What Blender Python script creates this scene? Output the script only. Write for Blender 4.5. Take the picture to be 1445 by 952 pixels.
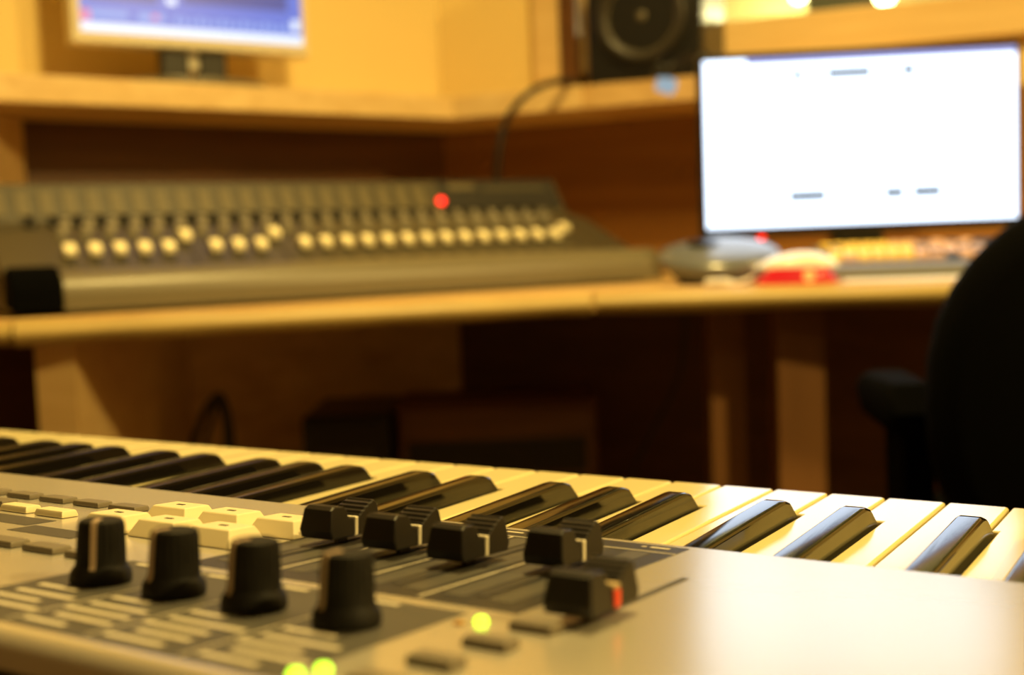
import bpy, bmesh, math, random
from mathutils import Vector, Matrix
random.seed(4)
for o in list(bpy.data.objects): bpy.data.objects.remove(o)
S = bpy.context.scene
COL = S.collection
PI = math.pi
R = math.radians

# ------------------------------------------------------------------ camera, world, exposure
ZC = 0.822                       # eye height: just above the desk
FPX = 1673.7                     # focal length in pixels of the 1445 px wide frame
PITCH, ROLL = R(-4.38), R(-2.2)
fw = Vector((0, math.cos(PITCH), math.sin(PITCH)))
r0 = Vector((1, 0, 0)); u0 = r0.cross(fw)
rt = r0*math.cos(ROLL) + u0*math.sin(ROLL)
up = u0*math.cos(ROLL) - r0*math.sin(ROLL)
cd = bpy.data.cameras.new('camera'); cam = bpy.data.objects.new('camera', cd); COL.objects.link(cam)
cam.matrix_world = Matrix(((rt.x, up.x, -fw.x, 0), (rt.y, up.y, -fw.y, 0), (rt.z, up.z, -fw.z, ZC), (0, 0, 0, 1)))
cd.sensor_width = 36; cd.lens = 36*FPX/1445; cd.clip_start = 0.01
cd.dof.use_dof = True; cd.dof.focus_distance = 0.42; cd.dof.aperture_fstop = 7.2; cd.dof.aperture_blades = 0
S.camera = cam
S.view_settings.view_transform = 'Standard'; S.view_settings.look = 'None'
S.view_settings.gamma = 1; S.view_settings.use_curve_mapping = False
S.view_settings.exposure = 0.0
w = bpy.data.worlds.new('world'); S.world = w; w.use_nodes = True
w.node_tree.nodes['Background'].inputs[0].default_value = (1, .72, .4, 1)
w.node_tree.nodes['Background'].inputs[1].default_value = 0.003
WARM = (1.0, 0.71, 0.215)

def onz(x, y, z):                # the point of a horizontal plane seen at a pixel
    d = fw + rt*((x-722.5)/FPX) + up*((476-y)/FPX)
    return Vector((0, 0, ZC)) + d*((z-ZC)/d.z)
def aty(x, y, Y):                # the point at a given distance ahead seen at a pixel
    d = fw + rt*((x-722.5)/FPX) + up*((476-y)/FPX)
    return Vector((0, 0, ZC)) + d*(Y/d.y)

# ------------------------------------------------------------------ materials
MATS = {}
def mat(name, col, rough=.5, metal=0, emit=None, estr=0, noise=0, nscale=40, bump=0, bscale=300, coat=0, spec=.5, trans=0, cvar=None):
    if name in MATS: return MATS[name]
    m = bpy.data.materials.new(name); m.use_nodes = True
    nt = m.node_tree; b = nt.nodes['Principled BSDF']
    b.inputs['Base Color'].default_value = (*col, 1); b.inputs['Roughness'].default_value = rough
    b.inputs['Metallic'].default_value = metal; b.inputs['Specular IOR Level'].default_value = spec
    b.inputs['Coat Weight'].default_value = coat; b.inputs['Transmission Weight'].default_value = trans
    if emit: b.inputs['Emission Color'].default_value = (*emit, 1); b.inputs['Emission Strength'].default_value = estr
    tc = nt.nodes.new('ShaderNodeTexCoord')
    n = nt.nodes.new('ShaderNodeTexNoise'); n.inputs['Scale'].default_value = nscale; n.inputs['Detail'].default_value = 4
    nt.links.new(tc.outputs['Object'], n.inputs['Vector'])
    if noise:
        mx = nt.nodes.new('ShaderNodeMix'); mx.data_type = 'RGBA'
        c2 = cvar or tuple(c*(1-noise) for c in col)
        mx.inputs[6].default_value = (*col, 1); mx.inputs[7].default_value = (*c2, 1)
        nt.links.new(n.outputs['Fac'], mx.inputs[0]); nt.links.new(mx.outputs[2], b.inputs['Base Color'])
    if bump:
        n2 = nt.nodes.new('ShaderNodeTexNoise'); n2.inputs['Scale'].default_value = bscale
        nt.links.new(tc.outputs['Object'], n2.inputs['Vector'])
        bp = nt.nodes.new('ShaderNodeBump'); bp.inputs['Strength'].default_value = bump; bp.inputs['Distance'].default_value = .001
        nt.links.new(n2.outputs['Fac'], bp.inputs['Height']); nt.links.new(bp.outputs[0], b.inputs['Normal'])
    MATS[name] = m; return m
def wood(name, c1, c2, rough=.45, stretch=(1.2, 14, 14), knots=True, coat=0):
    m = bpy.data.materials.new(name); m.use_nodes = True; nt = m.node_tree; b = nt.nodes['Principled BSDF']
    tc = nt.nodes.new('ShaderNodeTexCoord'); mp = nt.nodes.new('ShaderNodeMapping')
    mp.inputs['Scale'].default_value = stretch
    nt.links.new(tc.outputs['Object'], mp.inputs[0])
    n = nt.nodes.new('ShaderNodeTexNoise'); n.inputs['Scale'].default_value = 2.2; n.inputs['Detail'].default_value = 8; n.inputs['Distortion'].default_value = .6
    nt.links.new(mp.outputs[0], n.inputs['Vector'])
    cr = nt.nodes.new('ShaderNodeValToRGB'); cr.color_ramp.elements[0].position = .3; cr.color_ramp.elements[1].position = .7
    cr.color_ramp.elements[0].color = (*c1, 1); cr.color_ramp.elements[1].color = (*c2, 1)
    nt.links.new(n.outputs['Fac'], cr.inputs[0])
    last = cr.outputs[0]
    if knots:
        v = nt.nodes.new('ShaderNodeTexVoronoi'); v.inputs['Scale'].default_value = 3.1; v.inputs['Randomness'].default_value = 1
        nt.links.new(tc.outputs['Object'], v.inputs['Vector'])
        r2 = nt.nodes.new('ShaderNodeValToRGB'); r2.color_ramp.elements[0].position = .02; r2.color_ramp.elements[1].position = .09
        r2.color_ramp.elements[0].color = (.25, .2, .18, 1); r2.color_ramp.elements[1].color = (1, 1, 1, 1)
        nt.links.new(v.outputs['Distance'], r2.inputs[0])
        mx = nt.nodes.new('ShaderNodeMix'); mx.data_type = 'RGBA'; mx.blend_type = 'MULTIPLY'; mx.inputs[0].default_value = .9
        nt.links.new(last, mx.inputs[6]); nt.links.new(r2.outputs[0], mx.inputs[7]); last = mx.outputs[2]
    nt.links.new(last, b.inputs['Base Color']); b.inputs['Roughness'].default_value = rough; b.inputs['Coat Weight'].default_value = coat
    bp = nt.nodes.new('ShaderNodeBump'); bp.inputs['Strength'].default_value = .15; bp.inputs['Distance'].default_value = .001
    nt.links.new(n.outputs['Fac'], bp.inputs['Height']); nt.links.new(bp.outputs[0], b.inputs['Normal'])
    MATS[name] = m; return m
def emis(name, col, s):
    m = bpy.data.materials.new(name); m.use_nodes = True; nt = m.node_tree
    b = nt.nodes['Principled BSDF']; b.inputs['Base Color'].default_value = (.02, .02, .02, 1); b.inputs['Roughness'].default_value = .25
    b.inputs['Emission Color'].default_value = (*col, 1); b.inputs['Emission Strength'].default_value = s
    MATS[name] = m; return m

M_key = mat('ivory_plastic', (.75, .655, .36), .16, spec=1.0, noise=.06, nscale=12)
M_black = mat('black_key_plastic', (.006, .005, .004), .08, spec=.5)
M_panel = mat('silver_panel', (.66, .62, .54), .25, metal=.58, spec=.7, noise=.05, nscale=30)
M_case = mat('dark_case', (.02, .018, .016), .5)
M_rubber = mat('black_rubber', (.007, .006, .005), .6, spec=.2, bump=.1, bscale=900)
M_fader = mat('fader_plastic', (.012, .010, .009), .38, spec=.4)
M_line = mat('pale_line', (.75, .70, .58), .5)
M_knobline = mat('knob_line', (.40, .29, .19), .5)
M_red = mat('red_line', (.75, .06, .02), .45)
M_tan = mat('tan_line', (.42, .32, .18), .5)
M_btn = mat('grey_button', (.17, .145, .11), .45, noise=.15)
M_cream = mat('cream_button', (.76, .67, .45), .38)
M_mark = mat('dark_mark', (.03, .025, .02), .6)
M_print = mat('print_dark', (.022, .022, .024), .42, noise=.2, nscale=60)
M_print2 = mat('print_mid', (.065, .06, .05), .5, noise=.25, nscale=80)
M_ptext = mat('print_pale', (.55, .50, .40), .5)
M_led = emis('led_green', (.55, 1.0, .03), 3.2)
M_ledoff = mat('led_off', (.35, .18, .04), .3)
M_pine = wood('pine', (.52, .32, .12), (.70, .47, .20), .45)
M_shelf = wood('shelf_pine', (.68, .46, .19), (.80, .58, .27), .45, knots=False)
M_brown = wood('brown_board_shaded', (.10, .038, .008), (.16, .066, .016), .4)  # brown wood with shade put into its colour
M_brown2 = wood('brown_board_lit', (.24, .105, .022), (.34, .16, .04), .4)  # the same brown wood, paler to stand for light falling on it
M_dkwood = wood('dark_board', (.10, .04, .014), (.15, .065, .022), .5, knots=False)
M_leg = wood('leg_wood', (.16, .07, .02), (.22, .10, .03), .5, stretch=(14, 14, 1.2), knots=False)
M_rail = mat('padded_rail', (.50, .36, .12), .45, noise=.35, nscale=9, bump=.1, bscale=120)
M_wall = mat('ochre_paint', (.84, .64, .26), .7, noise=.08, nscale=3, bump=.05, bscale=80)
M_wall2 = mat('back_paint', (.22, .15, .08), .8, noise=.08, nscale=3)
M_ceil = mat('ceiling_paint', (.45, .38, .28), .9, noise=.04, nscale=3)
M_floor = wood('floor_wood', (.10, .05, .02), (.16, .085, .035), .4, stretch=(1, 8, 1), knots=False)
M_mix = mat('console_grey', (.066, .056, .033), .42, noise=.1, nscale=20, bump=.05)
M_mixarm = mat('console_arm', (.15, .128, .08), .38, noise=.08, nscale=20)
M_mixdk = mat('console_dark', (.018, .016, .013), .45)
M_mixst = mat('console_strip', (.115, .092, .045), .5)
M_mixgap = mat('console_slot', (.02, .018, .014), .6)
M_mixknob = mat('console_knob', (.30, .27, .20), .4)
M_capc = mat('fader_cream', (.95, .85, .55), .4)
M_redled = emis('led_red', (1, .015, .012), 6)
M_blk = mat('black_plastic', (.012, .011, .010), .35, spec=.4)
M_blkm = mat('black_matte', (.002, .002, .002), .95, spec=.04, bump=.2, bscale=600)
M_cone = mat('woofer_cone', (.10, .08, .045), .45, spec=.5)
M_surr = mat('woofer_surround', (.03, .025, .018), .4, spec=.5)
M_beige = mat('beige_bezel', (.72, .66, .52), .4, noise=.05)
M_cable = mat('cable_black', (.012, .010, .008), .45)
M_mouse = mat('mouse_white', (.85, .82, .78), .25)
M_mred = emis('mouse_red', (.9, .008, .010), .95)
M_mglow = emis('mouse_glow', (1, .35, .06), 1.6)
M_blue = mat('glossy_dark', (.12, .13, .15), .2, spec=.8)
M_pckb = mat('pc_keyboard_grey', (.16, .16, .165), .38)
M_ky = mat('key_yellow', (.80, .52, .05), .45)
M_kp = mat('key_peach', (.62, .36, .18), .45)
M_kd = mat('key_dark', (.03, .03, .03), .45)
M_paper = mat('paper', (.86, .85, .84), .7, noise=.03)
M_scr = emis('screen_white', (.80, .93, 1.12), 2.5)
M_scrv = emis('screen_violet', (.45, .47, .95), 1.0)
M_scrt = emis('screen_text', (.02, .12, .18), .3)
M_b1 = emis('screen_blue', (.11, .19, .72), 1.0)
M_b2 = emis('screen_deepblue', (.05, .08, .34), 1.0)
M_b3 = emis('screen_pale', (.78, .88, 1.0), 1.25)
M_b4 = emis('screen_midpale', (.27, .42, .92), 1.0)
M_b5 = emis('screen_pink', (.75, .22, .5), 1.0)
M_bulb = emis('bulb', (1, .86, .45), 18)
M_lampface = emis('lamp_diffuser', (1, .75, .4), 6)
M_booth = mat('booth_paint', (.80, .76, .40), .8, noise=.06, nscale=3)
M_boothgrey = mat('booth_grey', (.10, .09, .05), .8, noise=.1)
M_chrome = mat('grey_metal', (.35, .34, .32), .35, metal=.8)
M_plugglow = emis('plug_glow', (.55, .75, .9), .55)  # brightness of the plug end painted as its own glow, not a lamp
g = bpy.data.materials.new('glass'); g.use_nodes = True; nt = g.node_tree; nt.nodes.clear()
go = nt.nodes.new('ShaderNodeOutputMaterial'); gm = nt.nodes.new('ShaderNodeMixShader'); gt = nt.nodes.new('ShaderNodeBsdfTransparent')
gg = nt.nodes.new('ShaderNodeBsdfGlossy'); gf = nt.nodes.new('ShaderNodeFresnel'); gg.inputs['Roughness'].default_value = .02; gf.inputs[0].default_value = 1.45
gt.inputs[0].default_value = (.93, .96, .9, 1)
nt.links.new(gf.outputs[0], gm.inputs[0]); nt.links.new(gt.outputs[0], gm.inputs[1]); nt.links.new(gg.outputs[0], gm.inputs[2]); nt.links.new(gm.outputs[0], go.inputs[0])
M_glass = g

# ------------------------------------------------------------------ helpers
def link(o, parent=None):
    COL.objects.link(o)
    if parent: o.parent = parent
    return o
def obj(name, bm, m, parent=None, loc=(0, 0, 0), rot=(0, 0, 0), smooth=None):
    me = bpy.data.meshes.new(name)
    bmesh.ops.recalc_face_normals(bm, faces=bm.faces[:])
    bm.to_mesh(me); bm.free()
    for mm in (m if isinstance(m, (list, tuple)) else [m]): me.materials.append(mm)
    if smooth is not None:
        for p in me.polygons: p.use_smooth = True
        me.set_sharp_from_angle(angle=R(smooth))
    o = bpy.data.objects.new(name, me); o.location = loc; o.rotation_euler = rot
    if smooth is not None and smooth <= 40:
        wm = o.modifiers.new('weighted_normal', 'WEIGHTED_NORMAL'); wm.keep_sharp = True; wm.weight = 100
    return link(o, parent)
def inst(src, parent, loc, rot=(0, 0, 0), m=None):
    o = src.copy(); o.location = loc; o.rotation_euler = rot
    return link(o, parent)
def thing(name, label, cat, loc=(0, 0, 0), rz=0, group=None):
    o = bpy.data.objects.new(name, None); o.empty_display_size = .05
    o.location = loc; o.rotation_euler = (0, 0, rz); link(o); return tag(o, label, cat, group)
def tag(o, label, cat, group=None):
    o['label'] = label; o['category'] = cat
    if group: o['group'] = group
    return o
def struct(o, label=None):
    o['kind'] = 'structure'
    if label: o['label'] = label
    return o
def box(bm, x0, x1, y0, y1, z0, z1, bev=0, seg=2):
    r = bmesh.ops.create_cube(bm, size=1)
    for v in r['verts']:
        v.co = Vector((x0+(v.co.x+.5)*(x1-x0), y0+(v.co.y+.5)*(y1-y0), z0+(v.co.z+.5)*(z1-z0)))
    if bev:
        es = list({e for v in r['verts'] for e in v.link_edges})
        bmesh.ops.bevel(bm, geom=es, offset=bev, segments=seg, affect='EDGES', profile=.5)
    return bm
def bx(*a, **k):
    bm = bmesh.new(); return box(bm, *a, **k)
def prism(bm, pts, axis, a, b, bev=0, seg=2):
    """closed outline pts extruded along an axis from a to b (outline in the two other axes, in order)"""
    def P(p, t):
        return {'x': Vector((t, p[0], p[1])), 'y': Vector((p[0], t, p[1])), 'z': Vector((p[0], p[1], t))}[axis]
    v0 = [bm.verts.new(P(p, a)) for p in pts]; v1 = [bm.verts.new(P(p, b)) for p in pts]
    n = len(pts); fs = [bm.faces.new(v0), bm.faces.new(v1)]
    for i in range(n): fs.append(bm.faces.new((v0[i], v0[(i+1) % n], v1[(i+1) % n], v1[i])))
    if bev:
        bmesh.ops.recalc_face_normals(bm, faces=fs)
        es = list(fs[0].edges)+list(fs[1].edges)
        bmesh.ops.bevel(bm, geom=es, offset=bev, segments=seg, affect='EDGES', profile=.5)
    return bm
def lathe(bm, prof, n=24, cap=True):
    rings = []
    for r_, z in prof:
        if r_ < 1e-6: rings.append([bm.verts.new((0, 0, z))])
        else: rings.append([bm.verts.new((r_*math.cos(2*PI*i/n), r_*math.sin(2*PI*i/n), z)) for i in range(n)])
    for A, B in zip(rings, rings[1:]):
        for i in range(n):
            j = (i+1) % n
            q = [A[i % len(A)], A[j % len(A)], B[j % len(B)], B[i % len(B)]]
            q = list(dict.fromkeys(q))
            if len(q) > 2: bm.faces.new(q)
    if cap:
        for Rg in (rings[0], rings[-1]):
            if len(Rg) > 2: bm.faces.new(Rg)
    return bm
def spline(pts, n=8):
    pts = [Vector(p) for p in pts]; P = [pts[0]]+pts+[pts[-1]]; out = []
    for i in range(1, len(P)-2):
        for k in range(n):
            t = k/n; a, b, c, d = P[i-1], P[i], P[i+1], P[i+2]
            out.append(.5*((2*b)+(c-a)*t+(2*a-5*b+4*c-d)*t*t+(3*b-a-3*c+d)*t**3))
    out.append(pts[-1]); return out
def tube(bm, pts, r_, n=8):
    pts = [Vector(p) for p in pts]; prev = None; ref = Vector((0, 0, 1))
    for i, p in enumerate(pts):
        d = (pts[min(i+1, len(pts)-1)]-pts[max(i-1, 0)]).normalized()
        if i == 0 and abs(d.z) > .95: ref = Vector((1, 0, 0))
        s = d.cross(ref).normalized(); t = s.cross(d).normalized(); ref = t
        ring = [bm.verts.new(p+s*r_*math.cos(2*PI*k/n)+t*r_*math.sin(2*PI*k/n)) for k in range(n)]
        if prev:
            for k in range(n): bm.faces.new((prev[k], prev[(k+1) % n], ring[(k+1) % n], ring[k]))
        else: bm.faces.new(ring)
        prev = ring
    bm.faces.new(prev[::-1]); return bm
def arc(cx, cy, r_, a0, a1, n):
    return [(cx+r_*math.cos(R(a0+(a1-a0)*i/n)), cy+r_*math.sin(R(a0+(a1-a0)*i/n))) for i in range(n+1)]

# ------------------------------------------------------------------ the room
A_, B_, D_ = Vector((-.744, 1.78)), Vector((-.094, 2.26)), Vector((.333, 2.09))     # front edge of the corner shelf
dl = (B_-A_).normalized(); nl = Vector((-dl.y, dl.x))          # along / behind the left wall
dr = (D_-B_).normalized(); nr = Vector((-dr.y, dr.x))
DEP = .24
half = math.acos(dl.dot(dr))/2
CORN = B_ + (nl+nr).normalized()*DEP/math.cos(half)
CEIL = 2.45
def wallbox(name, p, q, n, z0, z1, m, th=.1, holes=()):
    """wall slab from p to q (plan), thickness behind along n, with rectangular holes (s0,s1,z0,z1)"""
    d = (q-p).normalized(); L = (q-p).length
    bm = bmesh.new(); cells = [(0, L, z0, z1)]
    for (a, b, c, e) in holes: cells = [(0, a, z0, z1), (b, L, z0, z1), (a, b, z0, c), (a, b, e, z1)]
    for (a, b, c, e) in cells: box(bm, a, b, 0, th, c, e)
    o = obj(name, bm, m, None, (p.x, p.y, 0), (0, 0, math.atan2(d.y, d.x)))
    return struct(o)
LEFTEND = CORN-dl*2.9; RIGHTEND = CORN+dr*2.9
WIN = (.335, 1.75, 1.232, 1.86)
wallbox('wall_left', LEFTEND, CORN+dl*.02, nl, 0, CEIL, M_wall)
wallbox('wall_right', CORN, RIGHTEND, nr, 0, CEIL, M_wall, holes=(WIN,))
BY = -2.6
wallbox('wall_far_right', RIGHTEND, Vector((RIGHTEND.x, BY)), Vector((1, 0)), 0, CEIL, M_wall2)
wallbox('wall_behind', Vector((RIGHTEND.x, BY)), Vector((LEFTEND.x, BY)), Vector((0, -1)), 0, CEIL, M_wall2)
wallbox('wall_far_left', Vector((LEFTEND.x, BY)), LEFTEND, Vector((-1, 0)), 0, CEIL, M_wall2)
poly = [LEFTEND, CORN, RIGHTEND, Vector((RIGHTEND.x, BY)), Vector((LEFTEND.x, BY))]
struct(obj('floor', prism(bmesh.new(), [tuple(p) for p in poly], 'z', -.08, 0), M_floor))
struct(obj('ceiling', prism(bmesh.new(), [tuple(p) for p in poly], 'z', CEIL, CEIL+.08), M_ceil))
# brown board cladding below the shelf, left sheet toned as shaded, right as lit, same wood
def along(p, d, s, n, t): return p+d*s+n*t
rl = math.atan2(dl.y, dl.x); rr = math.atan2(dr.y, dr.x)
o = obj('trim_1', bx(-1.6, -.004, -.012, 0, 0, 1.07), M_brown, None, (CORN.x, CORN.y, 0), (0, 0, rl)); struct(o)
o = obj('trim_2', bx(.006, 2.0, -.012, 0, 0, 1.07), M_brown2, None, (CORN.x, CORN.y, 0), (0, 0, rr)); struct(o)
# window to the recording booth
win = bpy.data.objects.new('window_1', None); win.location = (CORN.x, CORN.y, 0); win.rotation_euler = (0, 0, rr); link(win); struct(win, 'wide studio window in a pale wooden frame')
a, b, c, e = WIN
obj('window_sill', bx(a-.06, b+.06, -.03, .0, c-.075, c, bev=.003), M_shelf, win)
obj('window_head', bx(a-.06, b+.06, -.025, .0, e, e+.07, bev=.003), M_shelf, win)
obj('window_jamb', bx(a-.06, a, -.025, .0, c, e, bev=.003), M_shelf, win)
obj('window_jamb', bx(b, b+.06, -.025, .0, c, e, bev=.003), M_shelf, win)
obj('window_pane', bx(a, b, .03, .036, c, e), M_glass, win)
# the booth behind the glass
bo = Matrix.Translation((CORN.x, CORN.y, 0)) @ Matrix.Rotation(rr, 4, 'Z')
def booth(name, *a, m=M_booth):
    o = obj(name, bx(*a), m, None, (CORN.x, CORN.y, 0), (0, 0, rr)); return struct(o)
booth('wall_booth_back', -.3, 2.6, 1.5, 1.58, 0, CEIL)
booth('wall_booth_left', -.38, -.3, .13, 1.58, 0, CEIL)
booth('wall_booth_right', 2.6, 2.68, .13, 1.58, 0, CEIL)
booth('ceiling_booth', -.38, 2.68, .105, 1.58, CEIL, CEIL+.06, m=M_ceil)
booth('floor_booth', -.38, 2.68, .105, 1.58, -.06, 0, m=M_floor)

# ------------------------------------------------------------------ lamps
def downlight(x, y, power, label, size=.16, z=CEIL):
    t = thing('ceiling_lamp', label, 'lamp', (x, y, z), 0, 'round ceiling lamps')
    obj('housing', lathe(bmesh.new(), [(0, 0), (.11, 0), (.115, -.03), (.105, -.045), (.09, -.045), (.085, -.03), (0, -.03)], 28), M_beige, t, smooth=40)
    obj('diffuser', lathe(bmesh.new(), [(0, -.0305), (.084, -.0305), (.08, -.042), (0, -.046)], 28), M_lampface, t, smooth=40)
    l = bpy.data.lights.new('lamp_light', 'AREA'); l.shape = 'DISK'; l.size = size; l.energy = power; l.color = WARM
    lo = bpy.data.objects.new('lamp_light', l); lo.location = (0, 0, -.052); link(lo, t)
    return t
downlight(.15, .95, 48, 'round warm ceiling lamp above the gap between keyboard and desk')
downlight(.2, -1.3, 5, 'round warm ceiling lamp near the wall behind the keyboard')
downlight(2.2, -.3, 115, 'round warm ceiling lamp near the side wall beyond the office chair')
def bulb(p, label, watts):
    t = thing('pendant_bulb', label, 'lamp', p, 0, 'bulbs hanging in the booth')
    obj('globe', lathe(bmesh.new(), [(.024*math.sin(PI*i/12), -.024*math.cos(PI*i/12)) for i in range(13)], 20, cap=False), M_bulb, t, smooth=60)
    obj('socket', lathe(bmesh.new(), [(.014, .018), (.022, .04), (.022, .09), (.01, .1)], 16), M_beige, t, smooth=40)
    obj('cord', lathe(bmesh.new(), [(.004, .1), (.004, CEIL-p[2])], 8), M_cable, t)
    l = bpy.data.lights.new('bulb_light', 'POINT'); l.energy = watts; l.shadow_soft_size = .05; l.color = (1, .82, .42)
    lo = bpy.data.objects.new('bulb_light', l); lo.location = (0, 0, -.06); link(lo, t)
bulb(tuple(aty(1249, -8, 2.75)), 'bare globe bulb hanging in the booth, lower one right of the grey panel', 20)
bulb(tuple(aty(1127, -8, 3.55)), 'bare globe bulb hanging in the booth beside the grey panel', 6)
def on_booth(px, py, ly):        # the point of a plane parallel to the window wall seen at a pixel
    Y = 3.0
    for _ in range(30): Y += (ly-(bo.inverted() @ aty(px, py, Y)).y)*.8
    return bo.inverted() @ aty(px, py, Y)
p = on_booth(1138, 26, 1.2); q = on_booth(1238, 20, 1.2)
t = thing('acoustic_panel', 'olive grey acoustic panel standing in the booth behind the glass', 'panel', (CORN.x, CORN.y, 0), rr)
obj('panel_board', bx(p.x, q.x, 1.2, 1.26, 1.29, 2.0, bev=.01), M_boothgrey, t)
obj('panel_foot', bx(p.x+.04, p.x+.08, 1.05, 1.4, 0, 1.3, bev=.004), M_dkwood, t)
obj('panel_foot', bx(q.x-.08, q.x-.04, 1.05, 1.4, 0, 1.3, bev=.004), M_dkwood, t)

# ------------------------------------------------------------------ corner shelf
SH0, SH1 = 1.065, 1.107; DT_ = .76
sh = thing('corner_shelf', 'pale pine corner shelf running along both walls above the console', 'shelf')
Wb = B_+(nl+nr).normalized()*(DEP-.006)/math.cos(half)
kk = B_+dr*.254
L0 = A_-dl*.34
def poly_prism(pts, z0, z1, bev=.002): return prism(bmesh.new(), [tuple(p) for p in pts], 'z', z0, z1, bev=bev)
obj('shelf_board', poly_prism([L0, B_, Wb, L0+nl*(DEP-.006)], SH0, SH1), M_shelf, sh)
obj('shelf_board', poly_prism([B_+dr*.0006, kk, kk+nr*(DEP-.006), Wb+dr*.0006], SH0, SH1), M_shelf, sh)
k2 = kk+nr*.008
obj('shelf_board', poly_prism([k2+dr*.001, k2+dr*.55, k2+dr*.55+nr*(DEP-.016), k2+dr*.001+nr*(DEP-.016)], SH0, SH1), M_pine, sh)
# upright that carries the shelf at its left end
obj('shelf_upright', bx(-.835, -.795, 1.79, 1.985, DT_+.001, SH0-.0005, bev=.002), M_shelf, sh)
# post beside the loudspeaker
po = thing('wooden_post', 'pale upright timber post on the shelf beside the loudspeaker', 'post', (B_.x, B_.y, SH1), rr)
obj('post_face', bx(.102, .155, .17, .19, 0, CEIL-SH1-.005, bev=.002), M_shelf, po)
obj('post_shaded_side', bx(.1552, .19, .176, .22, 0, CEIL-SH1-.005, bev=.002), M_brown, po)  # shaded side of the pale post, its shade put into a brown colour

# ------------------------------------------------------------------ desk
DT = .76
desk = thing('studio_desk', 'angled pine studio desk with a padded tan front edge', 'desk')
e0, e1, e2, e3 = Vector((-1.15, 1.27)), Vector((-.565, 1.345)), Vector((.105, 1.525)), Vector((1.25, 1.34))
def inw(p, q, t):
    d = (q-p).normalized(); n = Vector((-d.y, d.x)); return n*t
wl = CORN-dl*1.3+nl*-.016; wc = CORN-(nl+nr).normalized()*.02; wr = CORN+dr*1.62-nr*.016
tf = .018
f0, f1, f2, f3 = e0+Vector((0, tf)), e1+Vector((-.002, tf)), e2+Vector((0, tf)), e3+Vector((0, tf))
obj('desk_top', poly_prism([f0, f1, f2, wc, wl], DT-.028, DT, bev=.0015), M_pine, desk)
obj('desk_top', poly_prism([f2+Vector((.0008, 0)), f3, wr, wc+Vector((.0008, 0))], DT-.028, DT, bev=.0015), M_pine, desk)
def rail(p, q, name='padded_edge', seed=0):
    rnd = random.Random(seed); bm = bmesh.new(); prev = None; N = 14
    d = (q-p).normalized(); n = Vector((-d.y, d.x)); L = (q-p).length
    for i in range(N+1):
        c0 = p+d*L*i/N
        puff = .0012*math.sin(i*1.7+seed)+rnd.uniform(-.0008, .0008)
        ring = []
        for (a, b) in [(.03, .014+puff)]+[(.019+puff, 0)]*0+[( .02-(.022+puff)*math.cos(R(t)), (.014+puff)*math.sin(R(t))) for t in range(75, -76, -15)]+[(.03, -.014)]:
            ring.append(bm.verts.new((c0.x+n.x*a, c0.y+n.y*a, DT-.0165+b)))
        if prev:
            for k in range(len(ring)-1): bm.faces.new((prev[k], prev[k+1], ring[k+1], ring[k]))
            bm.faces.new((prev[-1], prev[0], ring[0], ring[-1]))
        else: bm.faces.new(ring)
        prev = ring
    bm.faces.new(prev[::-1])
    return obj(name, bm, M_rail, desk, smooth=50)
rail(e0, e1-(e1-e0).normalized()*.004, seed=1); rail(e1, e2, seed=2); rail(e2+(e3-e2).normalized()*.004+Vector((0, .004)), e3, seed=5)
# supports
def upright(name, px0, px1, Y0, Y1, m, z1=DT-.029, dx=0):
    a = aty(px0, 520, Y0).x; b = aty(px1, 520, Y0).x
    return obj(name, prism(bmesh.new(), [(a, Y0), (b, Y0), (b+dx, Y1), (a+dx, Y1)], 'z', 0, z1, bev=.002), m, desk)
upright('side_panel', 50, 106, 1.405, 2.02, M_shelf, dx=-.03)
upright('desk_leg', 1002, 1052, 1.62, 1.668, M_leg)
upright('desk_leg', 1098, 1164, 1.56, 1.62, M_leg)
upright('desk_leg', 1560, 1630, 1.50, 1.56, M_leg)
# dark back board under the desk
bp0, bp1 = Vector((-.58, 2.0)), Vector((-.10, 2.24)); bp2 = Vector((.75, 2.02))
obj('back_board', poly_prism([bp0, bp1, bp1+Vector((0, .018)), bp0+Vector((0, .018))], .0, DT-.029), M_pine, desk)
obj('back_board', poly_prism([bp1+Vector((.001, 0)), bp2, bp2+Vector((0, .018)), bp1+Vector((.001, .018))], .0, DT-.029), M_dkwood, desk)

# boxes on the floor under the desk
def tower(name, label, px0, px1, py, Y, depth, m, cat):
    a = aty(px0, py, Y); b = aty(px1, py, Y); h = (a.z+b.z)/2; W = b.x-a.x
    t = thing(name, label, cat, ((a.x+b.x)/2, Y, 0))
    obj('case', bx(-W/2, W/2, 0, depth, .012, h, bev=.006), m, t)
    obj('front_panel', bx(-W/2+.008, W/2-.008, -.008, -.0005, .02, h-.01, bev=.003), m, t)
    for s in (-1, 1):
        for y in (.03, depth-.03): obj('foot', lathe(bmesh.new(), [(.012, 0), (.014, .0118)], 12), M_blk, t, (s*(W/2-.03), y, 0))
    return t, W, h
t, W, h = tower('computer_tower', 'small black computer tower under the desk beside hanging cables', 424, 548, 586, 1.80, .24, M_blk, 'computer')
obj('disc_drive', bx(-W/2+.02, W/2-.02, -.011, -.0085, h-.09, h-.05, bev=.001), M_mixdk, t)
obj('power_button', lathe(bmesh.new(), [(0, 0), (.008, 0), (.007, .002), (0, .002)], 16), M_chrome, t, (0, -.0085, h-.15), (PI/2, 0, 0))
t, W, h = tower('equipment_rack', 'wide dark equipment rack under the desk right of the computer tower', 556, 842, 566, 1.84, .17, M_dkwood, 'rack')
for i in range(4): obj('rack_unit', bx(-W/2+.02, W/2-.02, -.013, -.0085, h-.06-.06*i-.052, h-.06-.06*i, bev=.001), M_blk, t)

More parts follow.
